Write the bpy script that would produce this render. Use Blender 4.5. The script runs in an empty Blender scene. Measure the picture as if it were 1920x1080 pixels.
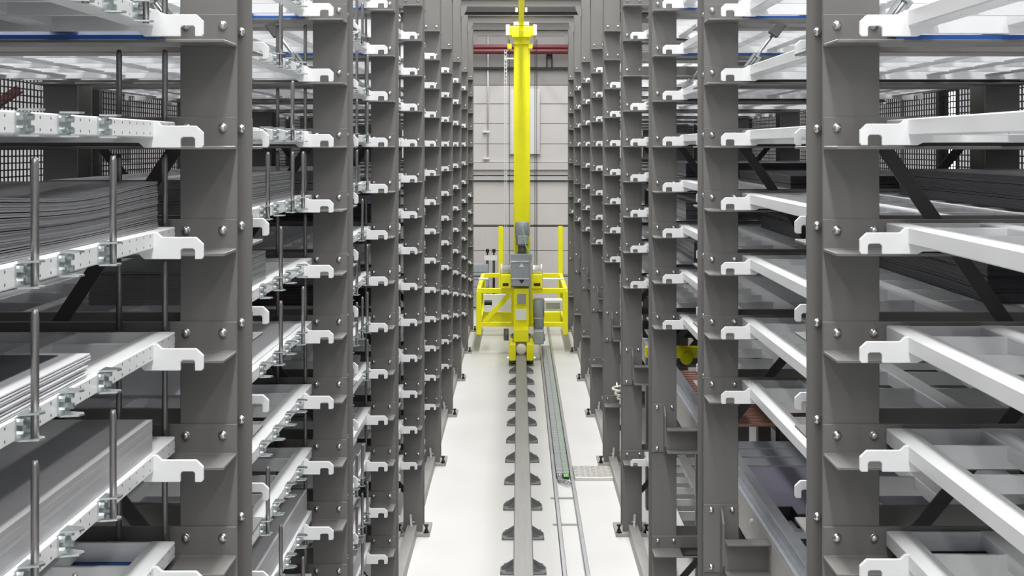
import bpy, bmesh, math, random
from mathutils import Vector, Matrix
random.seed(7)
R = math.radians
SC = bpy.context.scene
COL = SC.collection

# ------------------------------------------------------------------ camera, light, exposure
CAMZ = 2.92                    # eye height over the aisle floor
BAY = 2.2                      # rack bay along the aisle
U = 0.00088                    # metres per pixel per bay of distance (focal length 2500 px of 1920)
cam_d = bpy.data.cameras.new('camera')
cam_d.sensor_width = 36.0
cam_d.lens = 2500 / 1920 * 36
cam_d.shift_x = -13 / 1920
cam_d.shift_y = -266 / 1920
cam_d.clip_start = 0.05
cam_d.clip_end = 200
cam = bpy.data.objects.new('camera', cam_d)
cam.location = (0, 0, CAMZ)
cam.rotation_euler = (R(90), 0, 0)
COL.objects.link(cam)
SC.camera = cam

w = bpy.data.worlds.new('world')
SC.world = w
w.use_nodes = True
w.node_tree.nodes['Background'].inputs['Color'].default_value = (0.90, 0.95, 1.0, 1)
w.node_tree.nodes['Background'].inputs['Strength'].default_value = 0.006

def area_light(name, loc, sx, sy, power, rot=(0, 0, 0), color=(1, 1, 1)):
    l = bpy.data.lights.new(name, 'AREA')
    l.shape = 'RECTANGLE'
    l.size, l.size_y = sx, sy
    l.energy = power
    l.color = color
    o = bpy.data.objects.new(name, l)
    o.location = loc
    o.rotation_euler = rot
    COL.objects.link(o)
    return o

# strip luminaires over the aisle (they run the length of the hall) and over the side halls
area_light('aisle_luminaire', (0.03, 8.2, 7.6), 0.35, 31.0, 2100, color=(1.0, 0.99, 0.97))
area_light('aisle_luminaire', (-2.4, 8.2, 7.6), 0.35, 31.0, 620, color=(1.0, 0.99, 0.97))
area_light('aisle_luminaire', (2.4, 8.2, 7.6), 0.35, 31.0, 620, color=(1.0, 0.99, 0.97))
area_light('hall_luminaire', (-6.5, 12.0, 5.9), 0.4, 22.0, 60)
area_light('hall_luminaire', (6.0, 14.0, 5.9), 0.4, 18.0, 85, color=(0.93, 0.96, 1.0))

SC.view_settings.view_transform = 'Standard'
SC.view_settings.look = 'None'
SC.view_settings.gamma = 1.0
SC.view_settings.use_curve_mapping = False
SC.view_settings.exposure = -0.12

# ------------------------------------------------------------------ materials
def mat(name, col, rough=0.5, metal=0.0, noise=0.0, scale=8.0, bump=0.0, spec=0.5, emit=None, stretch=None):
    m = bpy.data.materials.new(name)
    m.use_nodes = True
    nt = m.node_tree
    b = nt.nodes['Principled BSDF']
    b.inputs['Base Color'].default_value = (*col, 1)
    b.inputs['Roughness'].default_value = rough
    b.inputs['Metallic'].default_value = metal
    b.inputs['Specular IOR Level'].default_value = spec
    if emit:
        b.inputs['Emission Color'].default_value = (*col, 1)
        b.inputs['Emission Strength'].default_value = emit
    if noise or bump:
        tc = nt.nodes.new('ShaderNodeTexCoord')
        mp = nt.nodes.new('ShaderNodeMapping')
        nt.links.new(tc.outputs['Object'], mp.inputs['Vector'])
        if stretch:
            mp.inputs['Scale'].default_value = stretch
        n = nt.nodes.new('ShaderNodeTexNoise')
        n.inputs['Scale'].default_value = scale
        n.inputs['Detail'].default_value = 5
        nt.links.new(mp.outputs['Vector'], n.inputs['Vector'])
        if noise:
            r = nt.nodes.new('ShaderNodeValToRGB')
            r.color_ramp.elements[0].position = 0.3
            r.color_ramp.elements[1].position = 0.7
            r.color_ramp.elements[0].color = (*[c * (1 - noise) for c in col], 1)
            r.color_ramp.elements[1].color = (*[min(1, c * (1 + noise * 0.6)) for c in col], 1)
            nt.links.new(n.outputs['Fac'], r.inputs['Fac'])
            nt.links.new(r.outputs['Color'], b.inputs['Base Color'])
            rr = nt.nodes.new('ShaderNodeMapRange')
            rr.inputs['To Min'].default_value = max(0.03, rough - 0.08)
            rr.inputs['To Max'].default_value = min(1, rough + 0.08)
            nt.links.new(n.outputs['Fac'], rr.inputs['Value'])
            nt.links.new(rr.outputs['Result'], b.inputs['Roughness'])
        if bump:
            bp = nt.nodes.new('ShaderNodeBump')
            bp.inputs['Strength'].default_value = bump
            bp.inputs['Distance'].default_value = 0.01
            nt.links.new(n.outputs['Fac'], bp.inputs['Height'])
            nt.links.new(bp.outputs['Normal'], b.inputs['Normal'])
    return m

M = {}
M['upright'] = mat('dusty_grey_steel_paint', (0.158, 0.155, 0.150), 0.42, 0, 0.10, 3.0, stretch=(1, 1, 0.4))
M['upright_shaded'] = mat('upright_paint_shaded', (0.05, 0.05, 0.05), 0.5)  # upright grey darkened: shade inside the racks put into the lattice colour
M['white'] = mat('white_tray_paint', (0.735, 0.745, 0.76), 0.35, 0, 0.03, 6.0)
M['blue'] = mat('blue_glide_plastic', (0.01, 0.09, 0.36), 0.35)
M['zinc'] = mat('zinc_bolt', (0.75, 0.76, 0.78), 0.28, 1.0)
M['galv'] = mat('galvanised_clamp', (0.60, 0.645, 0.65), 0.3, 0.9, 0.2, 60)
M['pin'] = mat('brushed_steel_pin', (0.24, 0.235, 0.235), 0.36, 0.7, 0.12, 20)
M['stack'] = mat('mill_finish_sheet', (0.30, 0.305, 0.32), 0.32, 0.35, 0.12, 6.0, stretch=(6, 0.3, 1))
M['block'] = mat('dense_grey_sheet', (0.46, 0.465, 0.48), 0.36, 0.2, 0.06, 5.0, stretch=(6, 0.3, 1))
M['stack_dark'] = mat('dark_oiled_sheet', (0.085, 0.085, 0.095), 0.38, 0.4, 0.15, 6.0, stretch=(6, 0.3, 1))
M['sheet'] = mat('bright_stainless_sheet', (0.90, 0.91, 0.94), 0.25, 0.1)
M['yellow'] = mat('signal_yellow_paint', (0.94, 0.90, 0.003), 0.4, 0, 0.05, 4)
M['motor'] = mat('motor_grey_paint', (0.36, 0.39, 0.42), 0.4, 0, 0.08, 12)
M['black'] = mat('black_steel', (0.012, 0.012, 0.013), 0.45)
M['dark'] = mat('dark_metal_and_shade_block', (0.022, 0.022, 0.025), 0.5, 0, 0.15, 3)
M['rail'] = mat('worn_rail_steel', (0.35, 0.35, 0.345), 0.42, 0.3, 0.12, 5, stretch=(8, 0.4, 1))
M['clip'] = mat('rail_clip_steel', (0.19, 0.19, 0.19), 0.45, 0.2, 0.1, 10)
M['silver'] = mat('silver_drum', (0.80, 0.81, 0.82), 0.3, 0.3)
M['cream'] = mat('cream_plastic', (0.78, 0.74, 0.66), 0.5)
M['placard'] = mat('white_placard', (0.82, 0.84, 0.85), 0.5)
M['red'] = mat('sprinkler_red', (0.11, 0.012, 0.017), 0.5)
M['floor'] = mat('white_sealed_floor', (0.64, 0.64, 0.632), 0.42, 0, 0.035, 1.3, 0.03)
M['ceiling'] = mat('dark_roof_deck', (0.10, 0.10, 0.105), 0.8)
M['wall'] = mat('pale_cladding', (0.50, 0.485, 0.485), 0.55, 0, 0.03, 2)
M['wall_low'] = mat('pale_cladding_lower', (0.56, 0.535, 0.525), 0.55, 0, 0.03, 2)
M['wall_dk'] = mat('grey_upper_cladding', (0.26, 0.25, 0.25), 0.6, 0, 0.03, 2)
M['hall'] = mat('hall_wall_paint', (0.62, 0.62, 0.64), 0.7, 0, 0.06, 1.5)
M['conduit'] = mat('grey_conduit', (0.55, 0.56, 0.57), 0.4, 0.5)
M['roller'] = mat('copper_brown_roller', (0.50, 0.26, 0.20), 0.3, 0.3)
M['trough'] = mat('galvanised_trough', (0.45, 0.46, 0.48), 0.35, 0.7, 0.08, 20)
M['chain'] = mat('grey_chain_link', (0.16, 0.165, 0.18), 0.45)
M['green'] = mat('green_cable', (0.38, 0.72, 0.28), 0.45)
M['tread'] = mat('tread_plate_aluminium', (0.66, 0.65, 0.62), 0.35, 0.6)
M['tie'] = mat('pale_grey_steel', (0.30, 0.295, 0.285), 0.45, 0, 0.08, 5)
M['pile_shade'] = mat('painted_pile_shade', (0.045, 0.052, 0.065), 0.3, 0.2)
M['beige'] = mat('beige_grey_paint', (0.50, 0.49, 0.47), 0.5, 0, 0.06, 3)
M['galv_pale'] = mat('pale_galvanised', (0.62, 0.65, 0.70), 0.45, 0.3, 0.08, 20)
M['rung'] = mat('pale_chain_rung', (0.55, 0.56, 0.58), 0.4)
M['window'] = mat('daylit_pane', (0.92, 0.95, 1.0), 0.3, emit=9.0)

# perforated front face of the pin-fitted trays: two rows of small dark holes
def perforated():
    m = mat('white_perforated_paint', (0.735, 0.745, 0.76), 0.35)
    nt = m.node_tree
    b = nt.nodes['Principled BSDF']
    tc = nt.nodes.new('ShaderNodeTexCoord')
    sp = nt.nodes.new('ShaderNodeSeparateXYZ')
    nt.links.new(tc.outputs['Object'], sp.inputs[0])
    def math_(op, a, c=None):
        n = nt.nodes.new('ShaderNodeMath')
        n.operation = op
        for k, v in enumerate((a, c)):
            if v is None:
                continue
            if isinstance(v, (int, float)):
                n.inputs[k].default_value = v
            else:
                nt.links.new(v, n.inputs[k])
        return n.outputs[0]
    fy = math_('SUBTRACT', math_('FRACT', math_('MULTIPLY', sp.outputs['Y'], 1 / 0.055)), 0.5)
    fy = math_('MULTIPLY', fy, 0.055)
    fz = math_('SUBTRACT', math_('ABSOLUTE', math_('SUBTRACT', sp.outputs['Z'], 0.0385)), 0.011)
    d = math_('SQRT', math_('ADD', math_('MULTIPLY', fy, fy), math_('MULTIPLY', fz, fz)))
    hole = math_('LESS_THAN', d, 0.0030)
    mx = nt.nodes.new('ShaderNodeMix')
    mx.data_type = 'RGBA'
    mx.inputs['A'].default_value = (0.735, 0.745, 0.76, 1)
    mx.inputs['B'].default_value = (0.06, 0.06, 0.065, 1)
    nt.links.new(hole, mx.inputs['Factor'])
    nt.links.new(mx.outputs['Result'], b.inputs['Base Color'])
    return m
M['perf'] = perforated()

# ------------------------------------------------------------------ mesh helpers
class MB:
    """collects simple solids and builds them as one mesh"""
    def __init__(self):
        self.v, self.f = [], []
    def add(self, verts, faces):
        n = len(self.v)
        self.v += [tuple(p) for p in verts]
        self.f += [tuple(n + i for i in fc) for fc in faces]
        return self
    def box(self, x0, x1, y0, y1, z0, z1):
        x0, x1 = sorted((x0, x1)); y0, y1 = sorted((y0, y1)); z0, z1 = sorted((z0, z1))
        return self.add([(x0, y0, z0), (x1, y0, z0), (x1, y1, z0), (x0, y1, z0), (x0, y0, z1), (x1, y0, z1), (x1, y1, z1), (x0, y1, z1)],
                        [(0, 3, 2, 1), (4, 5, 6, 7), (0, 1, 5, 4), (1, 2, 6, 5), (2, 3, 7, 6), (3, 0, 4, 7)])
    def bar(self, p, q, a, b, up=(0, 0, 1)):
        p, q = Vector(p), Vector(q)
        d = (q - p).normalized()
        s = d.cross(Vector(up))
        if s.length < 1e-5:
            s = d.cross(Vector((1, 0, 0)))
        s.normalize()
        t = s.cross(d).normalized()
        vs = []
        for e in (p, q):
            for i, j in ((-1, -1), (1, -1), (1, 1), (-1, 1)):
                vs.append(e + s * (i * a / 2) + t * (j * b / 2))
        return self.add(vs, [(3, 2, 1, 0), (4, 5, 6, 7), (0, 1, 5, 4), (1, 2, 6, 5), (2, 3, 7, 6), (3, 0, 4, 7)])
    def rod(self, p, q, r0, r1=None, n=10):
        r1 = r0 if r1 is None else r1
        p, q = Vector(p), Vector(q)
        d = (q - p).normalized()
        s = d.orthogonal().normalized()
        t = d.cross(s)
        vs = []
        for e, r in ((p, r0), (q, r1)):
            for k in range(n):
                a = 2 * math.pi * k / n
                vs.append(e + s * (r * math.cos(a)) + t * (r * math.sin(a)))
        fs = [tuple(reversed(range(n))), tuple(range(n, 2 * n))]
        fs += [(k, (k + 1) % n, n + (k + 1) % n, n + k) for k in range(n)]
        return self.add(vs, fs)
    def lathe(self, p, axis, prof, n=12):
        """prof: list of (distance along axis, radius)"""
        p, d = Vector(p), Vector(axis).normalized()
        s = d.orthogonal().normalized()
        t = d.cross(s)
        vs, fs = [], []
        for h, r in prof:
            for k in range(n):
                a = 2 * math.pi * k / n
                vs.append(p + d * h + s * (r * math.cos(a)) + t * (r * math.sin(a)))
        fs.append(tuple(reversed(range(n))))
        m = len(prof)
        for j in range(m - 1):
            fs += [(j * n + k, j * n + (k + 1) % n, (j + 1) * n + (k + 1) % n, (j + 1) * n + k) for k in range(n)]
        fs.append(tuple(range((m - 1) * n, m * n)))
        return self.add(vs, fs)
    def prism(self, pts, axis, a, b):
        """polygon pts in the two other axes (in xyz order), extruded along axis from a to b"""
        def mk(p, h):
            if axis == 'x': return (h, p[0], p[1])
            if axis == 'y': return (p[0], h, p[1])
            return (p[0], p[1], h)
        n = len(pts)
        vs = [mk(p, a) for p in pts] + [mk(p, b) for p in pts]
        fs = [tuple(reversed(range(n))), tuple(range(n, 2 * n))] + [(k, (k + 1) % n, n + (k + 1) % n, n + k) for k in range(n)]
        return self.add(vs, fs)
    def mesh(self, name, m, bevel=0.0, smooth=False):
        me = bpy.data.meshes.new(name)
        me.from_pydata([tuple(p) for p in self.v], [], self.f)
        bm = bmesh.new()
        bm.from_mesh(me)
        bmesh.ops.recalc_face_normals(bm, faces=bm.faces)
        if bevel:
            bmesh.ops.bevel(bm, geom=list(bm.edges), offset=bevel, segments=1, profile=0.5, affect='EDGES', clamp_overlap=True)
        if smooth:
            for f in bm.faces:
                f.smooth = len(f.verts) == 4
        bm.to_mesh(me)
        bm.free()
        me.materials.append(M[m] if isinstance(m, str) else m)
        return me

def link(name, me, parent=None, loc=(0, 0, 0), rot=None, label=None, kind=None):
    o = bpy.data.objects.new(name, me)
    COL.objects.link(o)
    if parent is not None:
        o.parent = parent
    o.location = loc
    if rot:
        o.rotation_euler = rot
    if label:
        o['label'] = label
    if kind:
        o['kind'] = kind
    return o

def thing(name, label, cat, loc=(0, 0, 0), group=None):
    o = bpy.data.objects.new(name, None)
    o.empty_display_size = 0.1
    COL.objects.link(o)
    o.location = loc
    o['label'] = label
    o['category'] = cat
    if group:
        o['group'] = group
    return o

def tag(o, label, cat, group=None):
    o['label'] = label
    o['category'] = cat
    if group:
        o['group'] = group
    return o

def structure(name, me, parent=None, loc=(0, 0, 0)):
    o = link(name, me, parent, loc)
    if parent is None:
        o['kind'] = 'structure'
    return o

def at(px, py, d):
    """a point d bays away that the lens sees at px, py (read off the photograph once, then real)"""
    return Vector(((px - 973) * U * d, d * BAY, CAMZ + (274 - py) * U * d))

ORD = ['nearest', 'second', 'third', 'fourth', 'fifth', 'sixth', 'seventh', 'eighth', 'ninth', 'tenth', 'eleventh', 'twelfth', 'thirteenth', 'fourteenth']
ORDT = ['topmost'] + ORD[1:]

# ------------------------------------------------------------------ setting
WALLY = 11.0 * BAY
structure('floor', MB().box(-8, 8, -8, WALLY + 0.2, -0.2, 0).mesh('floor', 'floor'))
structure('ceiling', MB().box(-8, 8, -8, WALLY + 0.2, 8.0, 8.2).mesh('ceiling', 'ceiling'))
structure('wall_left', MB().box(-8, -7.8, -8, WALLY + 0.2, 0, 8.0).mesh('wall_left', 'hall'))
wall_r = MB()
WY0, WY1, WZ0, WZ1 = 9.68 * BAY, 9.95 * BAY, 2.48, 3.80
wall_r.box(7.0, 7.2, -8, WY0, 0, 8.0).box(7.0, 7.2, WY1, WALLY + 0.2, 0, 8.0).box(7.0, 7.2, WY0, WY1, 0, WZ0).box(7.0, 7.2, WY0, WY1, WZ1, 8.0)
structure('wall_right', wall_r.mesh('wall_right', 'hall'))
win = structure('window_1', MB().box(7.06, 7.08, WY0, WY1, WZ0, WZ1).mesh('window_pane', 'window'))
structure('window_frame', MB().box(6.97, 7.05, WY0 - 0.05, WY0, WZ0 - 0.05, WZ1 + 0.05).box(6.97, 7.05, WY1, WY1 + 0.05, WZ0 - 0.05, WZ1 + 0.05)
          .box(6.97, 7.05, WY0, WY1, WZ0 - 0.05, WZ0).box(6.97, 7.05, WY0, WY1, WZ1, WZ1 + 0.05).box(6.98, 7.05, WY0, WY1, 2.70, 2.73).mesh('window_frame', 'black'), win)
structure('wall_front', MB().box(-8, 8, -8.2, -8, 0, 8.0).mesh('wall_front', 'hall'))
wb = structure('wall_back', MB().box(-8, 8, WALLY + 0.03, WALLY + 0.2, 0, 8.0).mesh('wall_back', 'wall_dk'))
def zw(py): return CAMZ + (274 - py) * U * 11.0
rows = [(640, 545, 'wall_low'), (545, 515, 'wall_low'), (515, 470, 'wall_low'), (470, 422, 'wall_low'), (422, 382, 'wall_low'), (382, 340, 'wall_low'),
        (305, 270, 'wall'), (270, 232, 'wall'), (232, 195, 'wall'), (195, 160, 'wall'), (160, 128, 'wall_dk'), (128, 98, 'wall_dk'), (98, 60, 'wall_dk')]
pc = {}
for y0, y1, mm in rows:
    z0, z1 = max(0, zw(y0)), zw(y1)
    h = round(z1 - z0, 3)
    for k in range(-3, 4):
        key = (h, mm)
        if key not in pc:
            p = MB().box(0.004, 1.996, -0.03, 0, 0.005, h - 0.005)
            pc[key] = p.mesh('cladding_panel', mm, 0.004)
        structure('cladding_panel', pc[key], wb, (k * 2.0 - 1.05, WALLY + 0.028, z0))
# ledge between the two claddings
structure('trim_1', MB().box(-7.6, 7.0, WALLY - 0.10, WALLY, zw(318), zw(305)).box(-7.6, 7.0, WALLY - 0.05, WALLY, zw(328), zw(318)).mesh('trim', 'wall').copy())
structure('trim_2', MB().box(-7.6, 7.0, WALLY - 0.06, WALLY, zw(338), zw(330)).mesh('trim', 'conduit'))
structure('trim_3', MB().box(-7.6, 7.0, WALLY - 0.35, WALLY - 0.02, zw(26), zw(2)).mesh('trim', 'dark'))
tr = MB().box(-7.6, 7.0, WALLY - 0.08, WALLY, zw(129), zw(126))
for k in range(60):
    tr.box(-1.2 + k * 0.04, -1.18 + k * 0.04, WALLY - 0.08, WALLY - 0.03, zw(131), zw(129))
structure('trim_4', tr.mesh('trim', 'black'))

# things on the back wall
for j, (py, r, lab) in enumerate(((90, 0.045, 'upper dark red sprinkler pipe along the grey back wall'), (98, 0.05, 'lower dark red sprinkler pipe along the grey back wall'))):
    mb = MB().rod((-7.5, WALLY - 0.22, zw(py)), (6.9, WALLY - 0.22, zw(py)), r, n=14)
    for k in range(6):
        mb.box(-6.4 + k * 2.5, -6.36 + k * 2.5, WALLY - 0.22, WALLY, zw(py) - 0.015, zw(py) + 0.015)
    tag(link('sprinkler_pipe', mb.mesh('sprinkler_pipe', 'red', smooth=True)), lab, 'pipe')
ch = thing('pipe_hanger', 'black pipe hanger bracket between red pipes and toothed rail', 'bracket', (0.55, WALLY - 0.075, zw(128)))
link('hanger_loop', MB().rod((-0.045, 0, 0), (-0.045, 0, 0.24), 0.012).rod((0.045, 0, 0), (0.045, 0, 0.24), 0.012).rod((-0.045, 0, 0.24), (0.045, 0, 0.24), 0.012).mesh('hanger_loop', 'black'), ch)
link('hanger_plate', MB().box(-0.05, 0.05, 0.0, 0.08, 0.18, 0.26).mesh('hanger_plate', 'black'), ch)
link('hanger_rod', MB().rod((0, 0, 0.24), (0, 0, 0.42), 0.01).mesh('hanger_rod', 'black'), ch)
cd = thing('wall_conduit', 'thin grey vertical conduit on the back wall beside the mast', 'conduit', ((915 - 973) * U * 11, WALLY - 0.03, zw(310)))
link('conduit_tube', MB().rod((0, 0, 0), (0, 0, zw(66) - zw(310)), 0.016).mesh('conduit_tube', 'conduit', smooth=True), cd)
for py in (297, 247):
    link('conduit_bracket', MB().box(-0.09, 0.03, -0.03, 0.02, zw(py) - zw(310) - 0.015, zw(py) - zw(310) + 0.015).mesh('conduit_bracket', 'silver'), cd)
bo = thing('wall_board', 'tall pale grey board fixed to the back wall behind the yellow mast', 'board', ((984 - 973) * U * 11, WALLY - 0.03, zw(289)))
link('board_sheet', MB().box(-0.275, 0.275, -0.05, 0, 0, zw(167) - zw(289)).mesh('board_sheet', 'hall', 0.006), bo)
link('board_edge', MB().box(-0.275, -0.245, -0.058, -0.05, 0, zw(167) - zw(289)).box(0.245, 0.275, -0.058, -0.05, 0, zw(167) - zw(289)).mesh('board_edge', 'conduit'), bo)
# safety fence in front of the back wall
fy = 10.55 * BAY
sf = thing('safety_fence', 'low wire safety fence with yellow posts before the back wall', 'fence', (0, fy, 0))
zt = CAMZ + (274 - 424) * U * 10.55
for px in (939, 1051):
    x = (px - 973) * U * 10.55
    p = link('fence_post', MB().box(x - 0.04, x + 0.04, -0.02, 0.02, 0, zt).mesh('fence_post', 'yellow', 0.004), sf)
    link('post_foot', MB().box(x - 0.07, x + 0.07, -0.07, 0.07, 0, 0.012).mesh('post_foot', 'yellow'), p)
mb = MB().box(-0.95, 1.0, -0.012, 0.012, zt - 0.01, zt + 0.012).box(-0.95, 1.0, -0.012, 0.012, 0.10, 0.12).box(-0.95, 1.0, -0.01, 0.01, zt - 0.88, zt - 0.862)
link('fence_rail', mb.mesh('fence_rail', 'black'), sf)
mb = MB()
for k in range(22):
    x = -0.94 + k * 0.09
    mb.box(x - 0.0015, x + 0.0015, -0.0015, 0.0015, 0.12, zt)
link('fence_wire', mb.mesh('fence_wire', 'conduit'), sf, kind='stuff')
# switch cabinet and two taps at the left foot of the wall
cb = thing('floor_cabinet', 'grey low cabinet at the foot of the back wall left of the crane', 'cabinet', ((900 - 973) * U * 10.85, 10.85 * BAY, 0))
cz = CAMZ + (274 - 494) * U * 10.85
link('cabinet_body', MB().box(-0.18, 0.15, -0.15, 0.15, 0, cz).mesh('cabinet_body', 'motor', 0.006), cb)
for k in range(4):
    link('cabinet_slat', MB().box(-0.17, 0.14, -0.165, -0.15, cz - 0.14 - k * 0.13, cz - 0.03 - k * 0.13).mesh('cabinet_slat', 'motor', 0.004), cb)
for k, px in enumerate((914, 926)):
    x = (px - 973) * U * 10.8
    t = thing('valve_post', ('dark valve post nearer the grey cabinet, under white plate', 'dark valve post nearer the yellow fence post, under white plate')[k], 'valve', (x, 10.8 * BAY, 0))
    z1 = CAMZ + (274 - 488) * U * 10.8
    link('valve_pipe', MB().rod((0, 0, 0), (0, 0, z1), 0.022).mesh('valve_pipe', 'black', smooth=True), t)
    link('valve_plate', MB().box(-0.055, 0.055, -0.03, -0.01, z1, z1 + 0.09).mesh('valve_plate', 'placard'), t)
    link('valve_head', MB().rod((0, 0, z1 + 0.09), (0, 0, z1 + 0.14), 0.015).box(-0.03, 0.03, -0.02, 0.02, z1 + 0.14, z1 + 0.2).mesh('valve_head', 'black'), t)

# ------------------------------------------------------------------ rack frames
PITCH = 0.262
SIDE = {-1: dict(lift=0.002, a=0.723, b=0.145, r0=1.86, tray=0.859, y0=0.680, y1=1.515, h0=0.800, h1=1.4266),
        1: dict(lift=0.008, a=0.779, b=0.145, r0=1.965, tray=0.937, y0=0.655, y1=1.547, h0=0.803, h1=1.460)}
H = (1.643 - 1.553) * BAY          # depth of the H section
TOP = CAMZ + 1.85
def shelf_z(k): return CAMZ - PITCH * k
def seen(z, d, lo=-50, hi=1140):
    y = 274 - (z - CAMZ) / (U * d)
    return lo < y < hi

def h_mesh(s, h):
    """H section: flanges across the aisle direction; local origin at aisle edge of the front flange"""
    b = 0.145
    mb = MB().box(0, s * b, 0, 0.010, 0, h).box(0, s * b, H - 0.010, H, 0, h).box(s * (b / 2 - 0.004), s * (b / 2 + 0.004), 0.010, H - 0.010, 0, h)
    return mb.mesh('upright', 'upright', 0.0015)
def angle_mesh(s, L, far=False):
    t = 0.008
    mb = MB()
    if not far:
        mb.prism([(-0.153, -t), (0, -t), (0, 0.075), (-t, 0.075), (-t, 0), (-0.153, 0)], 'x', 0, s * L)
    else:
        mb.prism([(0.153, -t), (0, -t), (0, 0.075), (t, 0.075), (t, 0), (0.153, 0)], 'x', 0, s * L)
    return mb.mesh('shelf_angle', 'upright', 0.0015)
BOLT = MB().lathe((0, 0, 0), (0, -1, 0), [(0, 0.0115), (0.003, 0.0115), (0.003, 0.0095), (0.009, 0.0092), (0.012, 0.006), (0.0125, 0.002)], 10).mesh('bolt', 'zinc', smooth=True)
UPM = {s: h_mesh(s, TOP) for s in (-1, 1)}
ANG = {}
for s in (-1, 1):
    L = SIDE[s]['r0'] + 0.145 - SIDE[s]['a']
    ANG[s, 0] = angle_mesh(s, L)
    ANG[s, 1] = angle_mesh(s, L, True)
    ANG[s, 2] = MB().box(0, s * (L - 0.17), -0.152, -0.075, 0, 0.0105).mesh('glide_strip', 'blue')
    ANG[s, 3] = MB().box(0, s * (L - 0.17), -0.145, -0.01, 0, 0.0015 if s < 0 else 0.007).mesh('glide_strip', 'black')
PLATE = {s: MB().box(-s * 0.056, s * 0.201, -0.058, H + 0.058, 0, 0.025).mesh('base_plate', 'tie', 0.002) for s in (-1, 1)}
ANCH = MB().lathe((0, 0, 0), (0, 0, 1), [(0, 0.024), (0.006, 0.024), (0.006, 0.015), (0.024, 0.015), (0.024, 0.009), (0.05, 0.009), (0.05, 0.017), (0.062, 0.017)], 10).mesh('anchor_bolt', 'black')
def bracket_mesh(s):
    mb = MB().box(0, s * 0.145, -0.010, 0, -0.285, 0)
    mb.prism([(-0.010, -0.008), (-0.035, -0.012), (-0.085, -0.06), (-0.085, -0.235), (-0.035, -0.28), (-0.010, -0.283)], 'x', s * 0.066, s * 0.075)
    return mb.mesh('bracket_plate', 'upright', 0.001)
def arm_mesh(s, L):
    mb = MB().box(s * 0.075, s * L, -0.085, -0.078, -0.255, -0.125)
    mb.box(s * 0.075, s * L, -0.155, -0.078, -0.133, -0.125).box(s * 0.075, s * L, -0.155, -0.078, -0.263, -0.255)
    return mb.mesh('bracket_arm', 'upright', 0.001)
BRK, ARM = bracket_mesh(1), arm_mesh(1, 0.26)
KNEE = {s: MB().prism([(0, 0), (0, -0.13), (-s * 0.03, -0.13), (-s * 0.075, -0.03), (-s * 0.075, 0)], 'y', -0.02, -0.005).mesh('knee_gusset', 'upright') for s in (-1, 1)}

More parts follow.
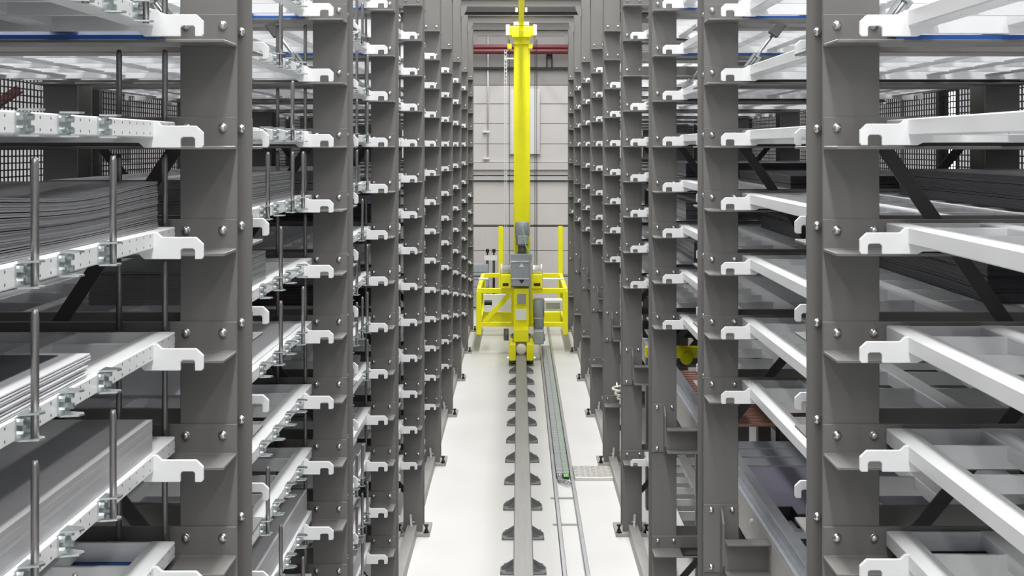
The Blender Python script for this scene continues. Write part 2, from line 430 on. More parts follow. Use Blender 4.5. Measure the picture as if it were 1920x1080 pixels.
RIGHT_LEVELS = list(range(-4, 5)) + [9]
LEFT_LEVELS = list(range(-4, 10))
frames = {}
for s in (-1, 1):
    P = SIDE[s]
    for i in range(-1, 9):
        yf = (1.553 + i) * BAY
        word = 'front' if i < 0 else ORD[i]
        if s < 0:
            lab = 'grey steel rack frame of the stop-pin tray rack, ' + ('beside the camera' if i < 0 else word + ' from the front')
        else:
            lab = 'grey steel rack frame of the rack beside the cable trough, ' + ('beside the camera' if i < 0 else word + ' from the front')
        fr = thing('rack_frame', lab, 'rack frame', (s * P['a'], yf, 0), 'rack frames along the aisle')
        frames[s, i] = fr
        link('upright', UPM[s], fr)
        link('upright', UPM[s], fr, (s * (P['r0'] - P['a']), 0, 0))
        bp = link('base_plate', PLATE[s], fr)
        link('base_plate', PLATE[s], fr, (s * (P['r0'] - P['a']), 0, 0))
        if i >= 2:
            link('anchor_bolt', ANCH, bp, (-s * 0.030, -0.030, 0.025))
            link('anchor_bolt', ANCH, bp, (s * 0.175, -0.030, 0.025))
        near = i <= 2
        loose = MB()
        rear = MB()
        for k in (LEFT_LEVELS if s < 0 else RIGHT_LEVELS):
            z = shelf_z(k)
            if not seen(z, 1.5 + i if i >= 0 else 1.55):
                continue
            if i >= 0:
                a = link('shelf_angle', ANG[s, 0], fr, (0, 0, z))
                if near:
                    blue = k in (-4, -3, -2, 3, 4) or (k == -1 and i == 0)  # strips on the other shelves are blackened, their shade put into the colour
                    link('glide_strip', ANG[s, 2 if blue else 3], a, (s * 0.165, 0, 0), label='blue glide strip' if blue else 'glide strip painted black for shade')
                    for bx in (0.034, 0.128):
                        link('bolt', BOLT, a, (s * bx, -0.008, 0.047))
                    link('bolt', BOLT, a, (s * 0.028, H - 0.010, 0.047))
                else:
                    for bx in (0.034, 0.128):
                        loose.lathe((s * bx, -0.008, z + 0.047), (0, -1, 0), [(0, 0.0115), (0.009, 0.0095), (0.0125, 0.003)], 8)
                    if i < 6:
                        loose.lathe((s * 0.028, H - 0.010, z + 0.047), (0, -1, 0), [(0, 0.0115), (0.009, 0.0095), (0.0125, 0.003)], 8)
            if i <= 1:
                link('shelf_angle', ANG[s, 1], fr, (0, H, z))
            else:
                L = s * (P['r0'] + 0.145 - P['a'])
                rear.box(0, L, H, H + 0.153, z - 0.008, z).box(0, L, H, H + 0.008, z, z + 0.075)
        if rear.v:
            link('rear_shelf_angles', rear.mesh('rear_shelf_angles', 'upright'), fr, kind='stuff')
        if loose.v:
            link('bolts', loose.mesh('bolts', 'zinc'), fr, kind='stuff')
        if s > 0 and i >= 0:
            zb = CAMZ - 1.507
            b = link('bracket_plate', BRK, fr, (0, 0, zb))
            for bx in (0.030, 0.118):
                for bz in (-0.022, -0.262):
                    link('bolt', BOLT, b, (bx, -0.010, bz))
            link('bracket_arm', ARM, fr, (0, 0, zb))
        if 0 <= i <= 4:
            # tie rod with turnbuckle from the underside of a shelf angle down to the upright
            A, B = Vector((s * 0.335, 0.10, shelf_z(-2) - 0.012)), Vector((s * 0.12, 0.10, shelf_z(-2) - 0.30))
            tr_ = link('tie_rod', MB().rod(A, B, 0.007).mesh('tie_rod', 'zinc', smooth=True), fr)
            link('tie_head', MB().bar(A + Vector((s * 0.014, 0, 0.02)), A.lerp(B, 0.13), 0.03, 0.045).mesh('tie_head', 'pin', 0.004), tr_)
            C0, C1 = A.lerp(B, 0.42), A.lerp(B, 0.86)
            n = Vector((B - A)).normalized().cross(Vector((0, 1, 0)))
            tb = MB()
            for q in (-1, 1):
                tb.bar(C0 + n * (0.014 * q), C1 + n * (0.014 * q), 0.011, 0.009, up=(0, 1, 0))
            tb.bar(C0, A.lerp(B, 0.46), 0.016, 0.036, up=(0, 1, 0)).bar(A.lerp(B, 0.82), C1, 0.016, 0.036, up=(0, 1, 0))
            link('turnbuckle', tb.mesh('turnbuckle', 'galv', 0.001), tr_)
        if i >= 5:
            link('knee_gusset', KNEE[s], fr, (0, 0, TOP - 0.11))
# lattice bars between the front and rear upright of every frame
LAT = {}
for s in (-1, 1):
    P = SIDE[s]
    g0, g1 = 0.145, P['r0'] - P['a']
    for i in range(0, 9):
        for j, (zf, zr) in enumerate(((0.05, -1.44), (-1.17, 0.08), (-2.62, -1.42))):
            key = (s, j)
            if key not in LAT:
                LAT[key] = MB().bar((s * g0, H / 2 + (0.010 if j else 0), CAMZ + zf), (s * g1, H / 2 + (0.010 if j else 0), CAMZ + zr), 0.008, 0.038, up=(0, 0, 1)).mesh('lattice_bar', 'upright_shaded')
            if i <= 4:
                link('lattice_bar', LAT[key], frames[s, i])

# portal beams tying both racks over the aisle
for i in range(4, 9):
    yf = (1.553 + i) * BAY
    pb = thing('portal_beam', 'grey steel beam across the aisle on the rack frames, %s from the front' % ORD[i], 'beam', (0.028, yf, TOP - 0.105), 'portal beams over the aisle')
    Lh = 0.751
    link('web', MB().box(-Lh, Lh, 0.09, 0.098, 0.010, 0.095).mesh('web', 'upright'), pb)
    link('flange', MB().box(-Lh, Lh, 0.045, 0.145, 0, 0.010).mesh('flange', 'upright', 0.001), pb)
    link('flange', MB().box(-Lh, Lh, 0.045, 0.145, 0.095, 0.105).mesh('flange', 'upright', 0.001), pb)
# floor ties between base plates
for s in (-1, 1):
    for i in range(2, 9):
        yb, yf = (1.643 + i - 1) * BAY + 0.06, (1.553 + i) * BAY - 0.06
        x = s * (SIDE[s]['a'] + 0.075)
        side = 'under the stop-pin trays' if s < 0 else 'beside the cable trough'
        ft = thing('floor_tie', 'grey steel floor tie %s, before the %s frame' % (side, ORD[i]), 'beam', (x, yb, 0), 'floor ties between rack frames')
        mb = MB().box(-0.035, 0.035, 0, yf - yb, 0.085, 0.092).box(-s * 0.035, -s * 0.028, 0, yf - yb, 0.0, 0.085)
        link('tie_angle', mb.mesh('tie_angle', 'tie', 0.001), ft)
        mb = MB().bar((0.0, yf - yb - 0.06, 0.09), (s * 0.012, yf - yb + 0.015, 0.165), 0.016, 0.008).rod((-0.014, yf - yb - 0.01, 0.115), (0.02, yf - yb - 0.01, 0.115), 0.007)
        link('tie_hook', mb.mesh('tie_hook', 'tie'), ft)

# ------------------------------------------------------------------ trays
DEPTH = 1.25
def hook_poly(zb):
    f = [(-0.113, -0.006), (-0.117, -0.001), (-0.117, 0.030), (-0.100, 0.046), (-0.020, 0.046), (-0.008, 0.0575), (0.004, 0.0575)]
    r = [(DEPTH - x, z) for x, z in reversed(f)]
    nf = [(0.035, zb), (0.022, -0.006), (-0.063, -0.006), (-0.063, 0.014), (-0.068, 0.019), (-0.093, 0.019), (-0.097, 0.015), (-0.097, -0.006)]
    notch_r = [(DEPTH - x, z) for x, z in reversed(nf)]
    notch_f = nf
    return f + r + notch_r + notch_f
def tri_prism(mb, s, pts, y0, y1):
    mb.prism([(s * x, z) for x, z in pts], 'y', y0, y1)
BEAMS = [0.0, 0.2376, 0.4752, 0.7128, 0.9504, 1.188]
TM = {}
for s in (-1, 1):
    P = SIDE[s]
    y0, y1, h0, h1 = (P[q] * BAY for q in ('y0', 'y1', 'h0', 'h1'))
    TM[s, 'hook_plate'] = MB()
    tri_prism(TM[s, 'hook_plate'], s, hook_poly(0.006 if s < 0 else 0.0005), -0.005, 0.005)
    TM[s, 'hook_plate'] = TM[s, 'hook_plate'].mesh('hook_plate', 'white', 0.0016)
    TM[s, 'beam'] = MB().box(0, s * 0.062, y0, y1, 0.018, 0.0585).mesh('long_beam', 'white', 0.003)
    TM[s, 'front'] = MB().box(0, s * 0.062, y0, y1, 0.018, 0.0585).mesh('front_beam', 'perf' if s < 0 else 'white', 0.003)
    TM[s, 'end'] = MB().box(s * 0.01, s * (DEPTH - 0.01), -0.005, 0.005, 0.009, 0.0575).mesh('end_plate', 'white', 0.001)
    TM[s, 'cross'] = MB().box(s * 0.03, s * (DEPTH - 0.03), -0.005, 0.005, 0.016, 0.0575).mesh('cross_plate', 'white', 0.001)
    rest = MB()
    for x in BEAMS[1:]:
        rest.box(s * x, s * (x + 0.062), y0, y1, 0.018, 0.0585)
    n = 5
    for k in range(1, n):
        yy = h0 + (h1 - h0) * k / n
        rest.box(s * 0.03, s * (DEPTH - 0.03), yy - 0.005, yy + 0.005, 0.016, 0.0575)
    for yy in (y0 + 0.006, y1 - 0.006):
        rest.box(s * 0.01, s * (DEPTH - 0.01), yy - 0.005, yy + 0.005, 0.009, 0.0575)
    TM[s, 'rest'] = rest.mesh('tray_grid', 'white')
# clamps and pins of the trays on the pin-fitted rack
def clamp_mesh():
    mb = MB().box(-0.002, 0.003, -0.034, 0.034, 0.018, 0.058)         # plate on the beam face (x grows to the aisle)
    for z in (0.0595, 0.0145):
        mb.prism([(0.0, -0.022), (0.034, -0.013), (0.040, 0.0), (0.034, 0.013), (0.0, 0.022)], 'z', z, z + 0.0035)
    for yy in (-0.022, 0.022):
        for zz in (0.028, 0.049):
            mb.rod((0.003, yy, zz), (0.012, yy, zz), 0.0065, n=6)
    return mb.mesh('pin_clamp', 'galv')
CLAMP = clamp_mesh()
PIN = MB().lathe((0, 0, 0), (0, 0, 1), [(0, 0.0072), (0.213, 0.0072), (0.219, 0.0066), (0.228, 0.0048)], 12).mesh('stop_pin', 'pin', smooth=True)
ENDBR = MB().box(-0.028, 0.028, -0.004, 0.0, 0.016, 0.058).prism([(-0.02, 0.0), (0.02, 0.0), (0.014, 0.026), (-0.014, 0.026)], 'z', 0.044, 0.048).prism([(-0.02, 0.0), (0.02, 0.0), (0.014, 0.026), (-0.014, 0.026)], 'z', 0.016, 0.020).mesh('end_clamp', 'galv')

GAPS = {-1: {(7, -2), (8, 6)} | {(8, k) for k in range(-4, 3)} | {(b, -4) for b in range(9)},
        1: {(3, -2), (4, -3), (7, 1), (7, 2)} | {(8, k) for k in range(-4, 4)} | {(b, -4) for b in range(9)} | {(b, 9) for b in range(9) if b != 3}}
trays = {}
def make_tray(s, b, k, n_from_top, note):
    P = SIDE[s]
    z = shelf_z(k) + P['lift']
    rack = 'stop-pin tray' if s < 0 else 'plain white tray'
    bay = 'nearest bay' if b == 0 else '%s bay' % ORD[b]
    lab = '%s in the %s, %s from its top in view%s' % (rack, bay, ORDT[n_from_top] if n_from_top else 'first', note)
    t = thing('sheet_tray', lab, 'tray', (s * P['tray'], b * BAY, z), 'trays on the %s rack' % ('pin-fitted' if s < 0 else 'plain'))
    y0, y1, h0, h1 = (P[q] * BAY for q in ('y0', 'y1', 'h0', 'h1'))
    for h in (h0, h1):
        link('hook_plate', TM[s, 'hook_plate'], t, (0, h, 0))
    link('front_beam', TM[s, 'front'], t)
    if b <= 1:
        for x in BEAMS[1:]:
            link('long_beam', TM[s, 'beam'], t, (s * x, 0, 0))
        for q in range(1, 5):
            link('cross_plate', TM[s, 'cross'], t, (0, h0 + (h1 - h0) * q / 5, 0))
        for yy in (y0 + 0.006, y1 - 0.006):
            link('end_plate', TM[s, 'end'], t, (0, yy, 0))
    else:
        link('tray_grid', TM[s, 'rest'], t)
    if s < 0:
        # pins: (bay distance, has a pin)
        if b == 0:
            pins = {-1: (0, 1, 0, 1), 0: (0, 0, 0, 0), 1: (1, 0, 1, 0), 2: (1, 0, 0, 0), 3: (1, 0, 1, 0), 4: (0, 1, 0, 0)}.get(k, (0, 0, 0, 0))
            ds = (1.048, 1.143, 1.250, 1.36) if k != -1 else (1.10, 1.17, 1.265, 1.36)
            if k != -1:
                ds = ds[:3]
        else:
            rr = random.Random(b * 31 + k)
            ds = (1.02, 1.13, 1.24, 1.35)
            pins = tuple(1 if rr.random() < 0.6 else 0 for _ in ds)
            if b == 1:
                pins = {-2: (0, 0, 1, 0), -1: (0, 1, 0, 0), 0: (0, 0, 1, 0), 1: (1, 0, 1, 1), 2: (0, 1, 0, 0), 3: (0, 1, 0, 1), 4: (0, 0, 0, 0)}.get(k, pins)
        if b <= 1:
            for d, p in zip(ds, pins):
                c = link('pin_clamp', CLAMP, t, (0, d * BAY, 0), (0, 0, 0))
                if p:
                    link('stop_pin', PIN, c, (0.022, 0, 0.012))
            for xx in (0.030, 0.145):
                e = link('end_clamp', ENDBR, t, (-xx, y1 + 0.001, 0))
                link('stop_pin', PIN, e, (0, 0.014, 0.012))
        elif b <= 3:
            for d, p in zip(ds, pins):
                if p and b == 2:
                    c = link('pin_clamp', CLAMP, t, (0, d * BAY, 0))
                    link('stop_pin', PIN, c, (0.022, 0, 0.012))
            e = link('end_clamp', ENDBR, t, (-0.030, y1 + 0.001, 0))
            link('stop_pin', PIN, e, (0, 0.014, 0.012))
    trays[s, b, k] = t
    return t

# which trays carry what: (x0, x1, y0, y1, height, kind) local to the tray
LOADS = {(-1, 0, -1): [(0.03, 1.0, 0.72, 1.46, 0.12, 'stack', 'grey')],
         (-1, 0, 1): [(0.022, 0.62, 0.70, 1.478, 0.113, 'stack', 'wavy')],
         (-1, 0, 3): [(0.012, 0.75, 0.70, 1.44, 0.075, 'block', 'block')],
         (-1, 1, 1): [(0.022, 0.50, 0.75, 1.36, 0.105, 'stack', 'grey')],
         (-1, 1, 2): [(0.022, 0.39, 0.76, 1.11, 0.100, 'stack', 'grey')],
         (-1, 1, 3): [(0.022, 0.62, 0.74, 1.44, 0.012, 'sheet', 'thin')],
         (-1, 1, 6): [(0.012, 0.7, 0.70, 1.49, 0.10, 'block', 'block')],
         (-1, 1, 4): [],
         (-1, 2, 1): [(0.03, 0.8, 0.75, 1.40, 0.09, 'stack', 'grey')],
         (-1, 2, 3): [(0.03, 0.9, 0.75, 1.40, 0.10, 'stack_dark', 'dark')],
         (-1, 2, 5): [(0.03, 0.7, 0.75, 1.40, 0.08, 'stack', 'grey')],
         (-1, 2, 7): [(0.012, 0.8, 0.75, 1.44, 0.09, 'block', 'block')],
         (-1, 2, 9): [(0.012, 0.8, 0.75, 1.44, 0.09, 'block', 'block')],
         (-1, 3, 2): [(0.05, 1.0, 0.75, 1.40, 0.11, 'stack_dark', 'dark')],
         (-1, 3, 4): [(0.05, 1.0, 0.75, 1.40, 0.11, 'stack_dark', 'dark')],
         (1, 1, 1): [(0.60, 1.22, 0.76, 1.45, 0.105, 'stack_dark', 'dark')],
         (1, 1, 2): [(0.42, 1.20, 0.755, 1.45, 0.135, 'stack_dark', 'wavy dark')],
         (1, 2, 1): [(0.30, 1.2, 0.76, 1.40, 0.06, 'stack_dark', 'dark')],
         (1, 2, 2): [(0.42, 1.2, 0.78, 1.40, 0.10, 'stack_dark', 'dark')],
         (1, 2, 3): [(0.50, 1.2, 0.78, 1.40, 0.10, 'stack', 'grey')],
         (1, 3, 1): [(0.10, 1.2, 0.76, 1.40, 0.09, 'stack_dark', 'dark')],
         (1, 3, 2): [(0.10, 1.2, 0.76, 1.40, 0.11, 'stack', 'grey')],
         (1, 3, 3): [(0.15, 1.2, 0.76, 1.40, 0.13, 'stack', 'grey')],
         (1, 4, 2): [(0.05, 1.2, 0.76, 1.40, 0.12, 'stack_dark', 'dark')]}

def stack_mesh(s, x0, x1, y0, y1, h, m, wavy, n, tight=False):
    mb = MB()
    ny = 14 if wavy else 1
    t = h / n
    rr = random.Random(int(h * 1000) + n)
    for j in range(n):
        e = 0.0004 if tight else 0.0015
        ox, oe = rr.uniform(-e, e), rr.uniform(-e, e)
        gap = t * (0.04 if tight else (0.16 if rr.random() < 0.8 else 0.42))
        vs, fs = [], []
        for q in range(ny + 1):
            f = q / ny
            y = y0 + (y1 - y0) * f + oe
            sag = 0.0
            if wavy:
                sag = (j / n) * (0.010 * math.sin(f * 8.6 - 1.0) - 0.006 * f)
            for xx in (x0 + ox, x1 + ox):
                vs.append((s * xx, y, 0.001 + j * t + sag))
                vs.append((s * xx, y, 0.001 + (j + 1) * t - gap + sag))
        for q in range(ny):
            a = q * 4
            fs += [(a, a + 4, a + 5, a + 1), (a + 2, a + 3, a + 7, a + 6), (a + 1, a + 5, a + 7, a + 3), (a, a + 2, a + 6, a + 4)]
        fs += [(0, 1, 3, 2), (ny * 4, ny * 4 + 2, ny * 4 + 3, ny * 4 + 1)]
        mb.add(vs, fs)
    return mb.mesh('sheet_stack', m)

for s in (-1, 1):
    for b in range(0, 9):
        lv = [k for k in (LEFT_LEVELS if s < 0 else RIGHT_LEVELS) if (b, k) not in GAPS[s] and seen(shelf_z(k) + 0.03, 1.5 + b, -40, 1120)]
        for n, k in enumerate(lv):
            ld = LOADS.get((s, b, k), [])
            make_tray(s, b, k, n, ', carrying sheets' if ld else '')
            for x0, x1, y0, y1, h, m, kind in ld:
                if kind == 'skip':
                    continue
                thin = kind == 'thin'
                wavy = 'wavy' in kind
                nn = 3 if thin else max(8, int(h / (0.0045 if b <= 1 else 0.008)))
                o = link('sheet_stack', stack_mesh(s, x0, x1, y0 * BAY - 0.0, y1 * BAY, h, m, wavy, nn, kind == 'block'), None,
                         (s * SIDE[s]['tray'], b * BAY, shelf_z(k) + SIDE[s]['lift'] + 0.0585))
                where = '%s tray from the top of the %s bay, %s rack' % (ORD[n] if n else 'first', 'nearest' if b == 0 else ORD[b], 'stop-pin' if s < 0 else 'plain')
                look = {'block': 'dense grey sheet block', 'grey': 'grey metal sheet stack', 'wavy': 'wavy grey sheet stack', 'dark': 'dark sheet stack', 'wavy dark': 'wavy dark sheet stack', 'thin': 'few bright sheets'}[kind]
                tag(o, look + ' on ' + where, 'sheet stack', 'sheet stacks on the trays')

# the loose pile of bright sheets: every sheet on its own
zt0 = shelf_z(2) + 0.002 + 0.0585
n_sheet = 9
for j in range(n_sheet):
    rr = random.Random(j + 3)
    y1 = 1.222 * BAY - (0.010 if j < 6 else -0.006) + rr.uniform(-0.012, 0.012)
    t = 0.0024
    z0 = zt0 + 0.001 + j * 0.0052
    x0 = 0.004 + rr.uniform(0, 0.006)
    mb = MB()
    ny = 8
    vs, fs = [], []
    for q in range(ny + 1):
        y = 1.55 + (y1 - 1.55) * q / ny
        for xx in (x0, x0 + 0.55):
            vs += [(-xx, y, 0), (-xx, y, t)]
    for q in range(ny):
        a = q * 4
        fs += [(a, a + 4, a + 5, a + 1), (a + 2, a + 3, a + 7, a + 6), (a + 1, a + 5, a + 7, a + 3), (a, a + 2, a + 6, a + 4)]
    fs += [(0, 1, 3, 2), (ny * 4, ny * 4 + 2, ny * 4 + 3, ny * 4 + 1)]
    mb.add(vs, fs)
    o = link('metal_sheet', mb.mesh('metal_sheet', 'sheet'), None, (-SIDE[-1]['tray'], 0, z0))
    tag(o, 'bright metal sheet, %s in the loose pile on the nearest stop-pin tray' % (ORDT[n_sheet - 1 - j] + (' one' if n_sheet - 1 - j == 0 else ' from the top')), 'metal sheet', 'bright sheets in the loose pile')
mb = MB().box(-0.060, -0.56, 1.55, 1.208 * BAY, 0, 0.0015)  # added dark sheet, paints the shade on the back of the pile top
tag(link('metal_sheet', mb.mesh('metal_sheet', 'pile_shade'), None, (-SIDE[-1]['tray'], 0, zt0 + 0.001 + (n_sheet - 1) * 0.0052 + 0.0027)), 'added dark sheet for the shade on the loose bright pile, set back from its edge', 'metal sheet')
mb = MB().box(-0.575, -1.15, 1.55, 1.19 * BAY, 0, 0.030)
tag(link('sheet_stack', mb.mesh('sheet_stack', 'stack_dark', 0.001), None, (-SIDE[-1]['tray'] - 0.002, 0, zt0)), 'dark low sheet pack behind the loose pile of bright sheets', 'sheet stack')

# ------------------------------------------------------------------ mesh fences behind the racks and what stands beyond
for s in (-1, 1):
    X = s * 2.5
    f = thing('mesh_fence', 'black wire mesh fence behind the %s rack' % ('stop-pin' if s < 0 else 'plain'), 'fence', (X, 1.276, 0))
    Y0, Y1, Z0, Z1 = 0.0, 19.8, 0.15, 4.5
    for j in range(10):
        y = j * BAY
        link('fence_post', MB().box(-0.03, 0.03, y - 0.03, y + 0.03, 0, Z1 + 0.05).mesh('fence_post', 'black'), f)
        if j == 9:
            break
        mb = MB()
        n = int(BAY / 0.05)
        for q in range(1, n):
            yy = y + q * 0.05
            mb.box(-0.003, 0.003, yy - 0.0032, yy + 0.0032, Z0, Z1)
        zz = Z0
        while zz <= Z1:
            mb.box(-0.006, -0.001, y, y + BAY, zz - 0.0034, zz + 0.0034)
            zz += 0.034
        link('wire_mesh', mb.mesh('wire_mesh', 'black'), f, kind='stuff')
    for q in range(3):  # added dark blocks standing in for the unlit lower part of the hall
        y0 = 0.6 + q * 7.0
        h = thing('shade_block', 'added dark block for unlit depth beyond the mesh fence of the %s rack, %s' % ('stop-pin' if s < 0 else 'plain', ('nearest one', 'middle one', 'farthest one')[q]), 'shade block', (s * 3.5, y0, 0))
        link('shade_block_body', MB().box(-0.5, 0.5, 0, 6.6, 0.1, 2.62).mesh('shade_block_body', 'dark', 0.01), h)
        link('shade_block_base', MB().box(-0.46, 0.46, 0.05, 6.55, 0, 0.1).mesh('shade_block_base', 'black'), h)
        link('shade_block_panel', MB().box(-s * 0.5, -s * 0.52, 0.3, 3.2, 0.2, 2.5).mesh('shade_block_panel', 'dark', 0.004), h)
        link('shade_block_panel', MB().box(-s * 0.5, -s * 0.52, 3.4, 6.3, 0.2, 2.5).mesh('shade_block_panel', 'dark', 0.004), h)
p0, p1 = at(-40, 218, 4.2), at(38, 166, 4.2)
hp = thing('red_strut', 'dark red slanting strut beyond the mesh fence', 'strut', (p0.x, p0.y, p0.z))
link('strut_bar', MB().bar((0, 0, 0), p1 - p0, 0.05, 0.06).mesh('strut_bar', 'red', 0.004), hp)
link('strut_foot', MB().box(-0.06, 0.06, -0.06, 0.06, -p0.z, 0.02).mesh('strut_foot', 'dark'), hp)

# ------------------------------------------------------------------ running rail
XR = 0.030
rl = thing('crane_rail', 'grey steel running rail along the middle of the floor', 'rail', (XR, 0, 0))
link('rail_beam', MB().prism([(-0.067, 0), (0.067, 0), (0.067, 0.012), (0.006, 0.018), (0.006, 0.120), (0.067, 0.126), (0.067, 0.132), (0.060, 0.138), (-0.060, 0.138), (-0.067, 0.132), (-0.067, 0.126), (-0.006, 0.120), (-0.006, 0.018), (-0.067, 0.012)], 'y', 3.0, 23.4).mesh('rail_beam', 'rail'), rl)
link('running_strip', MB().box(-0.026, 0.026, 3.0, 23.4, 0.138, 0.1395).mesh('running_strip', 'rail'), rl)
CL = {}
for q in (-1, 1):
    mb = MB().box(q * 0.060, q * 0.158, 0, 0.115, 0, 0.022)
    mb.prism([(q * 0.062, 0.022), (q * 0.150, 0.022), (q * 0.150, 0.040), (q * 0.062, 0.095)], 'y', 0.060, 0.072)
    mb.prism([(q * 0.060, 0.022), (q * 0.120, 0.022), (q * 0.060, 0.075)], 'y', 0.010, 0.020)
    CL[q] = mb.mesh('rail_clip', 'clip', 0.001)
CLB = MB().lathe((0, 0, 0), (0, 0, 1), [(0, 0.015), (0.012, 0.015), (0.012, 0.008), (0.034, 0.008)], 8).mesh('clip_bolt', 'zinc')
SLOT = MB().box(-0.034, 0.034, -0.002, 0.0, 0.008, 0.014).mesh('clip_slot', 'trough')
for n in range(-2, 14):
    y = (4.49 + 0.3655 * n) * BAY
    for q in (-1, 1):
        c = link('rail_clip', CL[q], rl, (0, y, 0))
        link('clip_bolt', CLB, c, (q * 0.128, 0.092, 0.022))
        link('clip_slot', SLOT, c, (q * 0.108, 0, 0.004))
# overhead guide rail
gr = thing('guide_rail', 'yellow overhead guide rail running along the aisle above the mast', 'rail', (XR, 0, CAMZ + 1.66))
link('guide_beam', MB().box(-0.034, 0.034, 9.0, 23.8, 0, 0.010).box(-0.005, 0.005, 9.0, 23.8, 0.01, 0.083).mesh('guide_beam', 'yellow'), gr)
for i in range(5, 9):
    y = (1.553 + i) * BAY + 0.095
    link('guide_hanger', MB().box(-0.075, -0.045, y - 0.03, y + 0.03, 0.02, 0.085).box(0.045, 0.075, y - 0.03, y + 0.03, 0.02, 0.085).box(-0.075, 0.075, y - 0.03, y + 0.03, 0.078, 0.085).mesh('guide_hanger', 'conduit'), gr)

# ------------------------------------------------------------------ cable trough with energy chain, tread plate
ct = thing('cable_trough', 'galvanised cable trough on the floor beside the running rail', 'cable trough', (0.385, 0, 0))
for q in (-1, 1):
    link('trough_side', MB().box(q * 0.062, q * 0.068, 3.2, 23.0, 0, 0.055).box(q * 0.062, q * 0.092, 3.2, 23.0, 0.049, 0.055).box(q * 0.062, q * 0.092, 3.2, 23.0, 0, 0.006).mesh('trough_side', 'trough', 0.003), ct)
for y in (10.27, 11.04):
    link('trough_rung', MB().box(-0.125, 0.10, y - 0.012, y + 0.012, 0, 0.012).mesh('trough_rung', 'trough'), ct)
ec = thing('energy_chain', 'grey energy chain with green cables lying in the trough', 'cable chain', (0.385, 11.7, 0))
lm, rm = MB(), MB()
link('chain_bed', MB().box(-0.06, 0.06, 0, 7.5, 0.003, 0.006).mesh('chain_bed', 'black'), ec)
n = 150
for k in range(n):
    y = k * 0.050
    lm.box(-0.058, -0.054, y, y + 0.040, 0.005, 0.05).box(0.054, 0.058, y, y + 0.040, 0.005, 0.05).box(-0.003, 0.003, y, y + 0.04, 0.005, 0.05)
    rm.box(-0.056, 0.0, y + 0.010, y + 0.024, 0.044, 0.052).box(0.004, 0.056, y + 0.010, y + 0.020, 0.044, 0.052)
link('chain_links', lm.mesh('chain_links', 'chain'), ec, kind='stuff')
link('chain_rungs', rm.mesh('chain_rungs', 'rung'), ec, kind='stuff')
for x, m in ((-0.045, 'trough'), (-0.030, 'trough'), (-0.015, 'trough'), (0.014, 'green'), (0.029, 'green'), (0.044, 'green')):
    link('cable', MB().rod((x, -0.05, 0.034), (x, n * 0.05, 0.034), 0.0068, n=8).mesh('cable', m, smooth=True), ec, label='green cable' if m == 'green' else 'grey cable')
cab = MB()
for q, r in enumerate((0.030, 0.045, 0.06)):
    pts = [Vector((-0.045 + 0.012 * q, -0.05, 0.028))]
    for a in range(0, 7):
        t = a / 6
        pts.append(Vector((-0.045 + 0.012 * q + 0.09 * t * t, -0.10 - 0.20 * t + 0.03 * q, 0.026)))
    for a, b_ in zip(pts, pts[1:]):
        cab.rod(a, b_, 0.0065, n=8)
link('loose_cable', cab.mesh('loose_cable', 'trough', smooth=True), ec)
tp = thing('tread_plate', 'pale aluminium tread plate step between trough and rack frame', 'step', (0.70, 5.30 * BAY, 0))
link('plate', MB().box(-0.215, 0.24, -0.02, 0.40, 0, 0.030).mesh('plate', 'tread', 0.003), tp)
tm_ = MB()
for a in range(9):
    for b_ in range(7):
        x, y = -0.19 + a * 0.05, 0.02 + b_ * 0.055
        q = 1 if (a + b_) % 2 else -1
        tm_.bar((x - 0.014, y - 0.014 * q, 0.031), (x + 0.014, y + 0.014 * q, 0.031), 0.008, 0.004)
link('tread_lugs', tm_.mesh('tread_lugs', 'tread'), tp, kind='stuff')

# ------------------------------------------------------------------ stacker crane
DC = 8.35
cr = thing('stacker_crane', 'yellow stacker crane standing on the running rail at the far end', 'crane', (XR, DC * BAY, 0.14))
O = Vector((XR, DC * BAY, 0.14))
def cbox(name, px0, px1, py0, py1, d0, d1, m, bevel=0.004, parent=None, label=None, dref=None):
    """box on the crane, its front read at distance d0"""
    a, b = at(px0, py1, dref or d0) - O, at(px1, py0, dref or d0) - O
    return link(name, MB().box(a.x, b.x, (d0 * BAY) - O.y, (d1 * BAY) - O.y, a.z, b.z).mesh(name, m, bevel), parent or cr, label=label)
# undercarriage along the rail
cbox('undercarriage', 963, 991, 618, 641, 8.10, 10.05, 'yellow')
for q in (-1, 1):
    xs = sorted((q * 0.072, q * 0.165))
    pts = [(q * 0.072, -0.06), (q * 0.150, -0.06), (q * 0.165, -0.03), (q * 0.165, 0.14), (q * 0.145, 0.155), (q * 0.072, 0.155)]
    ck = link('wheel_cheek', MB().prism(pts, 'y', 8.02 * BAY - O.y, 8.30 * BAY - O.y).mesh('wheel_cheek', 'yellow', 0.004), cr)
    link('guide_roller', MB().rod((q * 0.12, 8.1 * BAY - O.y, -0.10), (q * 0.12, 8.1 * BAY - O.y, -0.06), 0.045, n=14).mesh('guide_roller', 'clip', smooth=True), ck)
    link('cheek_bolt', MB().rod((q * 0.165, 8.05 * BAY - O.y, -0.03), (q * 0.19, 8.05 * BAY - O.y, -0.03), 0.014, n=8).mesh('cheek_bolt', 'zinc'), ck)
    for zz in (0.20, 0.245):
        link('cheek_bolt', MB().lathe((q * 0.095, 8.12 * BAY - O.y, zz - 0.05), (0, 0, 1), [(0, 0.022), (0.03, 0.022), (0.03, 0.012), (0.045, 0.012)], 10).mesh('cheek_bolt', 'zinc'), ck)
wh = link('wheel', MB().lathe((0, 8.06 * BAY - O.y, 0.072), (0, 1, 0), [(0, 0.03), (0.006, 0.066), (0.02, 0.072), (0.10, 0.072)], 24).mesh('wheel', 'cream', smooth=True), cr, label='pale round buffer')
cbox('buffer_neck', 970, 985, 617, 640, 8.14, 8.22, 'cream', label='pale grey neck block')
